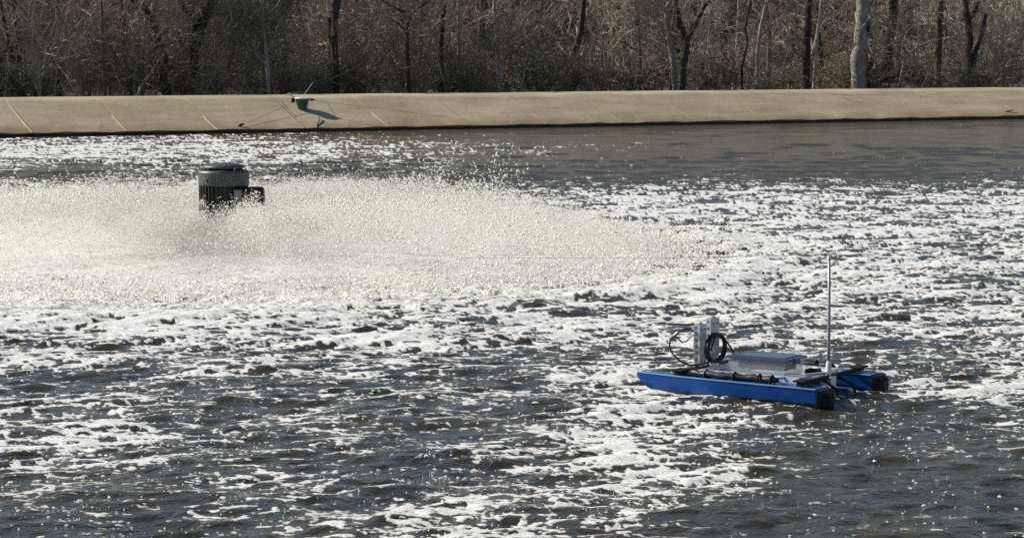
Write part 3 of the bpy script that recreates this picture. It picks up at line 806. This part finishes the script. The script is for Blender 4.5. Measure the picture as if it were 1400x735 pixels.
def line(name, label, pts, r, mat=M_CABLE, cat='cable'):
    mb = MB(); P = [Vector(p) for p in pts]; Q = []
    for a in range(len(P) - 1):
        for t in (0, .34, .67): Q.append(P[a].lerp(P[a + 1], t))
    Q.append(P[-1]); mb.tube(Q, r, 5)
    o = mb.build(name, mat); tag(o, label, cat); return o
top = Vector((tb.x - .25, tb.y - .05, tb.z + .27))
b1 = on_bank(330, 171, .06)
ln = line('mooring_line', 'thin dark line running down the bank to the left of the green tub', [top, top.lerp(b1, .5) - Vector((0, 0, .02)), b1, on_bank(306, 183, .03)], .006)
mb = MB(); mb.tube([b1 - Vector((.11, 0, .03)), b1 - Vector((.04, 0, 0)), b1 + Vector((.10, 0, .05))], [.02, .055, .02], 7); mb.build('shackle', M_BLACK, ln)
line('mooring_line', 'long thin dark line lying across the bank to the right of the green tub', [Vector((tb.x + .36, tb.y - .05, tb.z + .33)), on_bank(445, 140, .05), on_bank(520, 148, .015), on_bank(640, 164, .015)], .005)
line('rope', 'short black rope hanging down the bank below the shadow of the tub', [on_bank(436, 160, .05), on_bank(437, 164, .04), on_bank(433, 173, .03), on_bank(430, 182, .03)], .022, M_RUBBER, 'rope')
line('mooring_line', 'short faint line on the bank face just left of the green tub', [on_bank(384, 138, .01), on_bank(392, 148, .01), on_bank(403, 158, .01)], .009)
st = on_bank(1380, 152, .04)
line('stick', 'short dark stick lying on the bank near the right edge', [st - Vector((.17, .05, .02)), st + Vector((0, 0, .0)), st + Vector((.16, .04, .06))], .03, M_BARK_SHADED, 'stick')

# ------------------------------------------------------------------ aerator
ar = empty('surface_aerator', (AER[0], AER[1], 0))
tag(ar, 'grey-green aerator motor standing in the middle of its own white spray', 'aerator')
mb = MB(); mb.lathe([(.335, .42), (.335, 1.02)], 40); 
mb.build('motor_body', M_FIN, ar, smooth=False)
mb = MB()
for q in range(36):
    a = 2 * pi * q / 36
    mb.box((cos(a) * .35, sin(a) * .35, .72), (.03, .018, .58), a)
mb.build('cooling_fins', M_FIN, ar)
mb = MB(); mb.lathe([(.34, 1.0), (.368, 1.0), (.374, 1.03), (.374, 1.19), (.36, 1.215), (.335, 1.225), (.32, 1.20)], 48)
mb.build('fan_cover', M_MOTOR, ar, smooth=False)
mb = MB(); mb.lathe([(.20, 1.20), (.275, 1.205), (.275, 1.255)], 32)
mb.build('vent_ring', M_BLACK, ar)
mb = MB(); mb.lathe([(.24, 1.25), (.31, 1.252), (.315, 1.27), (.27, 1.30), (.16, 1.325), (.02, 1.332)], 40)
mb.build('rain_cap', M_MOTOR, ar, smooth=True)
for a in (-2.3, -.9, .6, 2.1):
    mb = MB(); mb.tube([(cos(a) * .30, sin(a) * .30, 1.21), (cos(a) * .30, sin(a) * .30, 1.275)], .018, 6); mb.build('cap_bolt', M_STEEL, ar)
mb = MB(); mb.box((-.19, -.372, 1.08), (.02, .015, .05)); mb.build('lifting_lug', M_BLACK, ar)
mb = MB(); mb.box((.395, -.02, 1.115), (.08, .02, .018)); mb.build('side_pin', M_STEEL, ar)
mb = MB(); mb.tube([(.28, -.20, .83), (.42, -.23, .835), (.60, -.25, .835), (.62, -.25, .835)], [.12, .155, .155, .135], 14)
mb.build('terminal_box', M_FIN, ar, bevel=.012)
mb = MB(); mb.box((.24, -.31, .82), (.12, .07, .26), .25); mb.box((.36, -.24, .80), (.05, .26, .26), .0)
mb.build('box_bracket', M_STEEL, ar, bevel=.01)
mb = MB(); mb.lathe([(.34, .36), (.42, .38), (.42, .44), (.34, .46)], 32); mb.build('mounting_flange', M_FIN, ar)
mb = MB(); mb.lathe([(.16, .0), (.20, .18), (.34, .30), (.46, .34), (.36, .40), (.2, .40)], 32); mb.build('deflector', M_STEEL, ar, smooth=True)
mb = MB()
ring = [(.55 + .20 * cos(t), -.02 + .14 * sin(t)) for t in np.linspace(0, 2 * pi, 13)]
mb.lathe(ring, 36, closed=False); mb.build('float', M_FIN, ar, smooth=True)

# spray: a sheet of drops thrown out all round, falling 7 m away
def build_spray():
    r = np.random.default_rng(5)
    cent, size, vel, tri = [], [], [], []
    def batch(n, umin, umax, thick, rs, lift=0.0, fill=0.0, pw=.9):
        phi = r.random(n * 2) * 2 * pi
        rad = umin + (umax - umin) * r.random(n * 2) ** pw
        jet = perlin(phi * 3.2, rad * .12, 61) + .7 * perlin(phi * 8.5, rad * .25, 62)
        keep = r.random(n * 2) < np.clip(.55 + .95 * jet, .10, 1)
        dphi = (phi - (1.5 * pi + (-.03 - .09 * (rad - 4.2)))) 
        gap = (np.abs(dphi) < .075) & (rad > 3.0)
        keep &= ~(gap & (r.random(n * 2) < .92))
        phi, rad = phi[keep][:n], rad[keep][:n]
        n = len(phi)
        q = r.normal(0, 1, n)
        zc = .25 + .377 * rad - .061 * rad ** 2
        z = zc * (1 + .10 * perlin(phi * 5, rad * .3, 63)) + q * thick * (.35 + .12 * rad) + lift - np.abs(r.normal(0, .16, n)) * rad / 4
        z += (r.random(n) < .02) * r.random(n) * .25
        if fill: z = z * (1 - fill * r.random(n) ** 1.3)
        ok = z > .0
        phi, rad, z = phi[ok], rad[ok], z[ok]
        c = np.stack([AER[0] + np.cos(phi) * rad, AER[1] + np.sin(phi) * rad, z], 1)
        vz = .377 - .122 * rad
        v = np.stack([np.cos(phi), np.sin(phi), vz], 1) + r.normal(0, .25, (len(phi), 3))
        v /= np.linalg.norm(v, axis=1)[:, None]
        s = rs[0] * np.exp(r.normal(0, rs[1], len(phi)))
        cent.append(c); size.append(s); vel.append(v)
    batch(120000, .45, 6.9, .085, (.0050, .35), pw=1.05)
    batch(48000, 1.2, 7.3, .13, (.0065, .45), pw=1.1)
    batch(55000, .5, 7.3, .06, (.0060, .35), 0, 1.0, 1.1)
    batch(9000, .6, 7.6, .19, (.0095, .3), .07)
    batch(14000, .3, 1.9, .12, (.007, .4), -.22)
    batch(20000, 4.5, 8.0, .09, (.0080, .4), -.05)
    # jets: strings of drops that fly a little higher than the sheet
    for q in range(150):
        p0 = r.random() * 2 * pi; nn = r.integers(30, 110); r0 = r.uniform(.8, 4.5); ln_ = r.uniform(.5, 2.0)
        rad = r0 + ln_ * r.random(nn); phi = p0 + r.normal(0, .012, nn) + (rad - r0) * r.normal(0, .01)
        up_ = r.uniform(-.05, .20)
        z = .25 + .377 * rad - .061 * rad ** 2 + up_ * np.sin((rad - r0) / ln_ * pi) + r.normal(0, .025, nn) + .03
        cent.append(np.stack([AER[0] + np.cos(phi) * rad, AER[1] + np.sin(phi) * rad, z], 1)); size.append(.0085 * np.exp(r.normal(0, .3, nn)))
        v = np.stack([np.cos(phi), np.sin(phi), .377 - .122 * rad + up_ * .5], 1) + r.normal(0, .12, (nn, 3)); vel.append(v / np.linalg.norm(v, axis=1)[:, None])
    # stray splashes: two taller plumes behind right, and froth kicked up along the landing ring
    for cx, cy, hh, n in ((606, 250, .55, 170), (655, 252, .42, 150), (690, 250, .55, 190), (560, 258, .4, 120)):
        p = at_water(cx, cy + 22)
        c = np.stack([p[0] + r.normal(0, .22, n), p[1] + r.normal(0, .3, n), np.abs(r.normal(.2, .28, n)) * hh / .4], 1)
        cent.append(c); size.append(.013 * np.exp(r.normal(0, .35, n))); v = r.normal(0, 1, (n, 3)); vel.append(v / np.linalg.norm(v, axis=1)[:, None])
    n = 22000
    phi = r.random(n) * 2 * pi; rad = 6.5 + r.normal(0, .75, n)
    z = np.abs(r.normal(0, .09, n)) + .02
    cent.append(np.stack([AER[0] + np.cos(phi) * rad, AER[1] + np.sin(phi) * rad, z], 1)); size.append(.011 * np.exp(r.normal(0, .35, n)))
    v = r.normal(0, 1, (n, 3)); vel.append(v / np.linalg.norm(v, axis=1)[:, None])
    c = np.concatenate(cent); s = np.concatenate(size)[:, None]; v = np.concatenate(vel)
    n = len(c)
    a = np.cross(v, r.normal(0, 1, (n, 3))); a /= np.linalg.norm(a, axis=1)[:, None] + 1e-9
    b = np.cross(v, a)
    e = c - v * s * .8
    V = np.stack([c + v * s * 2.8, e + a * s, e - .5 * a * s + .87 * b * s, e - .5 * a * s - .87 * b * s], 1).reshape(-1, 3)
    k = np.arange(n)[:, None] * 4
    tri = np.concatenate([k + np.array([[0, 1, 2]]), k + np.array([[0, 2, 3]]), k + np.array([[0, 3, 1]]), k + np.array([[3, 2, 1]])])
    o = np_mesh('spray', V, tri, M_SPRAY, smooth=True)
    tag(o, 'low dome of white water drops thrown out round the aerator', 'spray', kind='stuff')
    # the fine mist between the drops: a ring of airborne water under the sheet
    nphi, prof = 240, np.linspace(.75, 7.0, 34)
    ph = np.arange(nphi) * 2 * pi / nphi
    PH, RR = np.meshgrid(ph, prof, indexing='ij')
    zc = .25 + .377 * RR - .061 * RR ** 2
    lump = 1 + .28 * perlin(PH * 3.2, RR * .12, 61) + .24 * perlin(PH * 8.5, RR * .3, 62) + .10 * perlin(PH * 19, RR * .8, 66) + .06 * perlin(PH * 38, RR * 2, 67)
    wrap = np.clip((2 * pi - PH) / .15, 0, 1); lump = lump * wrap + lump[:1] * (1 - wrap)
    dg = np.abs(PH - (1.5 * pi + -.03 - .09 * (RR - 4.2)))
    notch = 1 - .88 * np.exp(-(dg / .07) ** 2) * np.clip((RR - 2.6) / .8, 0, 1)
    top = np.maximum(.05, (zc + .02) * lump * notch * np.clip((RR - .7) / .5, .3, 1))
    rings = []
    Pt = np.stack([np.cos(PH) * RR + AER[0], np.sin(PH) * RR + AER[1], top], -1)
    Pb = np.stack([np.cos(PH) * RR + AER[0], np.sin(PH) * RR + AER[1], np.full_like(RR, .03)], -1)
    prof_pts = np.concatenate([Pt, Pb[:, ::-1]], 1)
    m_ = prof_pts.shape[1]; ii = np.arange(nphi)[:, None] * m_; i2 = ((np.arange(nphi) + 1) % nphi)[:, None] * m_
    a_ = np.arange(m_)[None]; b_ = ((np.arange(m_) + 1) % m_)[None]
    t1 = np.stack([ii + a_, i2 + a_, i2 + b_], -1).reshape(-1, 3); t2 = np.stack([ii + a_, i2 + b_, ii + b_], -1).reshape(-1, 3)
    mist = np_mesh('mist', prof_pts.reshape(-1, 3), np.concatenate([t1, t2])[:, ::-1], M_MIST)
    mist.parent = o
    mist['kind'] = 'stuff'
    print('spray drops', n)
build_spray()

# ------------------------------------------------------------------ blue catamaran drone boat
BO = Vector((2.24, 20.43, 0.012)); BR = radians(145.8)
boat = empty('catamaran_boat', BO, BR)
tag(boat, 'blue twin-hulled survey boat carrying a lidded plastic box and a thin mast', 'boat')
def hull(y):
    st_ = [(-.80, .100, .145, -.07), (-.6, .106, .147, -.075), (-.35, .110, .148, -.075), (-.1, .110, .149, -.075), (.12, .106, .150, -.073), (.32, .097, .150, -.068), (.5, .083, .150, -.058), (.66, .066, .150, -.042), (.80, .046, .149, -.015), (.90, .028, .148, .022), (.97, .014, .147, .07), (1.005, .005, .146, .105)]
    vs = []; fs = []
    for x, hw, zt, zb in st_:
        zm = zb + (zt - zb) * .42
        vs += [(x, y - hw, zt), (x, y - hw * .88, zm), (x, y - hw * .45, zb), (x, y + hw * .45, zb), (x, y + hw * .88, zm), (x, y + hw, zt)]
    for i in range(len(st_) - 1):
        for q in range(5):
            a = i * 6 + q; fs.append((a, a + 1, a + 7, a + 6))
        a = i * 6; fs.append((a + 5, a, a + 6, a + 11))
    fs.append((0, 5, 4, 3, 2, 1)); e = (len(st_) - 1) * 6; fs.append((e, e + 1, e + 2, e + 3, e + 4, e + 5))
    mb = MB(); mb.add(vs, fs); h = mb.build('hull', M_BLUE, boat, bevel=.006)
    mb = MB()
    vs = []; 
    cs = [(-.803, .106, .143, -.068), (-.85, .094, .132, -.06), (-.885, .076, .112, -.05), (-.905, .05, .088, -.03)]
    fs = []
    for x, hw, zt, zb in cs:
        vs += [(x, y - hw, zt), (x, y - hw, zb + .05), (x, y - hw * .62, zb), (x, y + hw * .62, zb), (x, y + hw, zb + .05), (x, y + hw, zt)]
    for i in range(len(cs) - 1):
        for q in range(6):
            a = i * 6 + q; b = i * 6 + (q + 1) % 6; fs.append((b, a, a + 6, b + 6))
    fs.append((0, 1, 2, 3, 4, 5)); e = (len(cs) - 1) * 6; fs.append((e + 5, e + 4, e + 3, e + 2, e + 1, e))
    mb.add(vs, fs); mb.build('stern_end', M_BLACK, h, bevel=.008)  # black rounded end piece of the hull
    for sd in (-1, 1):                       # added pale bead along each deck edge, standing in for its highlight
        mb = MB(); mb.tube([(x, y + sd * (hw + .001), zt - .001) for x, hw, zt, zb in st_[:-1]], .006, 6); mb.build('edge_highlight', M_EDGE, h)
    # deck gear: rolled black bag strapped down
    mb = MB()
    xs = np.linspace(.47, -.40, 19)
    mb.tube([(x, y + .012 * sin(x * 9), .178 + .004 * sin(x * 31)) for x in xs], [.018 if i in (0, 18) else .031 + .004 * sin(i * 2.1) for i in range(19)], 10)
    t = mb.build('deck_tube', M_RUBBER, boat, smooth=True)
    for x in (.30, .02, -.22, -.34):
        mb = MB(); mb.tube([(x, y - .045, .150), (x, y - .04, .19), (x, y, .218), (x, y + .04, .19), (x, y + .045, .150)], .010, 5); mb.build('strap', M_BLACK, t)
    return h
hull(.533); hull(-.533)
# cross beams
for x, wd in ((.56, .05), (-.63, .045)):
    mb = MB(); mb.box((x, 0, .172), (wd, 1.22, .035)); mb.build('crossbeam', M_BLACK, boat, bevel=.005)
for y in (.533, -.533):
    for x in (.56, -.63):
        mb = MB(); mb.box((x, y, .196), (.11, .17, .016)); mb.build('beam_clamp', M_BLACK, boat, bevel=.004)
for x in (.30, -.30):
    mb = MB(); mb.box((x, 0, .135), (.03, .86, .02)); mb.build('tray_rail', M_ALU, boat)
mb = MB(); mb.tube([(.55, .33, .165), (-.62, .33, .165)], .014, 6); mb.build('side_rail', M_ALU, boat)
mb = MB(); mb.tube([(.55, -.33, .165), (-.62, -.33, .165)], .014, 6); mb.build('side_rail', M_ALU, boat)
# clear tray
mb = MB()
x0, x1, y0, y1, zb, zt = -.52, .46, -.37, .37, .120, .185
mb.box(((x0 + x1) / 2, 0, zb + .004), (x1 - x0, y1 - y0, .008))
mb.box(((x0 + x1) / 2, y0, (zb + zt) / 2 + .008), (x1 - x0, .006, zt - zb - .002)); mb.box(((x0 + x1) / 2, y1, (zb + zt) / 2 + .008), (x1 - x0, .006, zt - zb - .002))
mb.box((x0 + .003, 0, (zb + zt) / 2 + .008), (.006, y1 - y0 - .012, zt - zb - .002)); mb.box((x1 - .003, 0, (zb + zt) / 2 + .008), (.006, y1 - y0 - .012, zt - zb - .002))
mb.build('tray', M_FILM, boat, bevel=.002)
# storage box sits in the tray
tote = empty('storage_box', BO + Matrix.Rotation(BR, 3, 'Z') @ Vector((0, 0, .130)), BR)
tag(tote, 'clear plastic storage box with a slate-blue lid on the boat deck', 'box')
mb = MB()
def shell(a, b, h, t, k):
    vs = []; n = 4
    for (sx, sy, z) in ((a * k, b * k, 0), (a, b, h), (a - t, b - t, h), (a * k - t, b * k - t, t)):
        vs += [(-sx, -sy, z), (sx, -sy, z), (sx, sy, z), (-sx, sy, z)]
    fs = [(3, 2, 1, 0), (12, 13, 14, 15)]
    for i in range(3):
        for q in range(4):
            fs.append((i * 4 + q, i * 4 + (q + 1) % 4, i * 4 + 4 + (q + 1) % 4, i * 4 + 4 + q))
    return vs, fs
mb.add(*shell(.285, .19, .155, .006, .90)); mb.build('tub', M_CLEAR, tote)
mb = MB(); mb.box((0, 0, .168), (.595, .405, .022)); mb.box((0, 0, .182), (.52, .33, .010)); l_ = mb.build('lid', M_LID, tote, bevel=.006)
mb = MB(); mb.box((.302, 0, .155), (.02, .10, .05)); mb.box((-.302, 0, .155), (.02, .10, .05)); mb.build('latch', M_LID, tote, bevel=.003)
mb = MB(); mb.box((-.02, .02, .105), (.44, .26, .075)); mb.build('battery_case', M_BLACK, tote, bevel=.008)
# perforated uprights
def upright(x, y, z0, z1, wx, wy):
    mb = MB(); t = .006
    # channel with a row of punched holes on its outboard face
    n = 7; dz = (z1 - z0) / n; hw = wx * .25
    yo = y + wy / 2
    for i in range(n):
        a = z0 + i * dz; c = a + dz / 2
        mb.box((x, yo, (a + c - hw) / 2), (wx, t, c - hw - a)); mb.box((x, yo, (c + hw + a + dz) / 2), (wx, t, a + dz - c - hw))
        for s in (-1, 1): mb.box((x + s * (wx / 4 + hw / 2), yo, c), (wx / 2 - hw, t, 2 * hw))
    for s in (-1, 1): mb.box((x + s * (wx / 2 - t / 2 + .001), y - t / 2, (z0 + z1) / 2), (t, wy - t, z1 - z0))
    o = mb.build('upright', M_ALU, boat)
    mb = MB(); mb.box((x + .012, y - wy / 2 + .02, z1 - .012), (wx * .5, .03, .024)); mb.build('end_block', M_BLACK, o)
    for zz in (z0 + .06, z1 - .05):
        for s in (-.25, .25):
            mb = MB(); mb.tube([(x - wx / 2, y + s * wy, zz), (x - wx / 2 - .010, y + s * wy, zz)], .009, 6); mb.build('bolt', M_STEEL, o)
upright(.575, .17, .17, .565, .06, .12); upright(.55, -.01, .17, .605, .05, .15)
# coil of black cable hung between the uprights, and its loose loop
mb = MB(); pts = []; rr = random.Random(3)
for i in range(12 * 20):
    t = i / 20 * 2 * pi; kx = .165 + .012 * sin(i * .043) + rr.uniform(-.002, .002); kz = .118 + .010 * sin(i * .061)
    pts.append((.475 + .018 * sin(i * .037), .06 + kx * cos(t), .345 + kz * sin(t) + .004 * sin(i * .09)))
mb.tube(pts, .0085, 5)
coil = mb.build('cable_coil', M_RUBBER, boat, smooth=True)
mb = MB(); mb.tube([(.485, .03, .455), (.47, .07, .47), (.47, .12, .40), (.48, .15, .33)], .008, 5); mb.build('hook', M_BLACK, coil)
mb = MB()
loop = [(.60, .21, .50), (.66, .25, .52), (.74, .28, .49), (.80, .30, .42), (.80, .31, .34), (.75, .30, .27), (.68, .28, .22), (.60, .26, .205), (.52, .22, .215), (.47, .15, .24)]
from mathutils.geometry import interpolate_bezier
P = [Vector(q) for q in loop]; Q = []
for i in range(len(P) - 1):
    a = P[i]; d = P[i + 1]; ta = (P[min(i + 1, len(P) - 1)] - P[max(i - 1, 0)]) / 6; td = (P[min(i + 2, len(P) - 1)] - P[i]) / 6
    Q += interpolate_bezier(a, a + ta, d - td, d, 5)[:-1]
mb.tube(Q + [P[-1]], .0085, 5); lp = mb.build('cable_loop', M_RUBBER, boat, smooth=True)
mb = MB(); mb.tube([(.735, .28, .49), (.775, .295, .455)], .017, 7); mb.build('connector', M_STEEL, lp)
mb = MB(); mb.tube([(.77, .29, .46), (.72, .28, .42), (.70, .27, .40)], .007, 5); mb.tube([(.61, .22, .47), (.67, .25, .41), (.70, .27, .40)], .006, 5); mb.build('lead', M_RUBBER, lp)
mb = MB(); mb.tube([(.45, -.02, .42), (.40, .0, .40), (.345, .0, .33), (.32, .0, .27)], .0085, 5); mb.build('cable', M_RUBBER, boat)
mb = MB(); mb.tube([(.56, .20, .555), (.80, .33, .565), (.93, .37, .57)], [.010, .008, .004], 5); mb.build('sensor_rod', M_CABLE, boat)
# mast
mb = MB(); mb.tube([(-.63, .05, .18), (-.628, .05, .7), (-.622, .05, 1.20)], [.015, .0135, .012], 10)
mast = mb.build('mast', M_MAST, boat, smooth=True)
mb = MB(); mb.tube([(-.622, .05, 1.19), (-.622, .05, 1.225)], .017, 8); mb.build('cap', M_WHITE, mast)
mb = MB(); mb.lathe([(.024, 0), (.027, .02), (.024, .09), (.017, .12)], 12, (-.63, .05, .19)); mb.build('socket', M_WHITE, mast)
mb = MB(); mb.box((-.63, .05, .13), (.10, .10, .10)); mb.build('foot', M_ALU, mast, bevel=.004)
for y, x in ((.45, -.30), (-.40, -.25)):
    mb = MB(); mb.tube([(-.62, .05 + .03 * (1 if y > 0 else -1), .21), (x, y, .175)], .012, 6); mb.build('brace', M_ALU, boat)
for y in (.33, -.33):
    mb = MB(); mb.tube([(-.60, y * .4, .16), (-.76, y * .5, .09), (-.80, y * .5, -.04)], .012, 6); mb.tube([(-.72, y * .5, -.02), (-.78, y * .5, -.02), (-.92, y * .5, -.01)], [.03, .045, .03], 8)
    mb.build('thruster', M_BLACK, boat)
mb = MB(); mb.box((-.44, .20, .165), (.10, .08, .06)); mb.box((-.40, -.12, .17), (.12, .10, .07)); mb.build('electronics_case', M_BLACK, boat, bevel=.006)
# tether through the mast head
mt = BO + Matrix.Rotation(BR, 3, 'Z') @ Vector((-.622, .05, 1.232))
def far(px, py, D): 
    d = ray(px, py); return Vector(np.array([0, 0, CAMH]) + d * (D / d[1]))
line('guide_wire', 'thin wire strung level across the water over the mast top', [Vector((AER[0] + .75, AER[1] - .1, .12)), far(640, 352.5, 29.5), far(900, 352.8, 23.4), mt, far(1270, 355.5, 19.6), far(1480, 358, 18.0)], .0019, M_CABLE, 'wire')
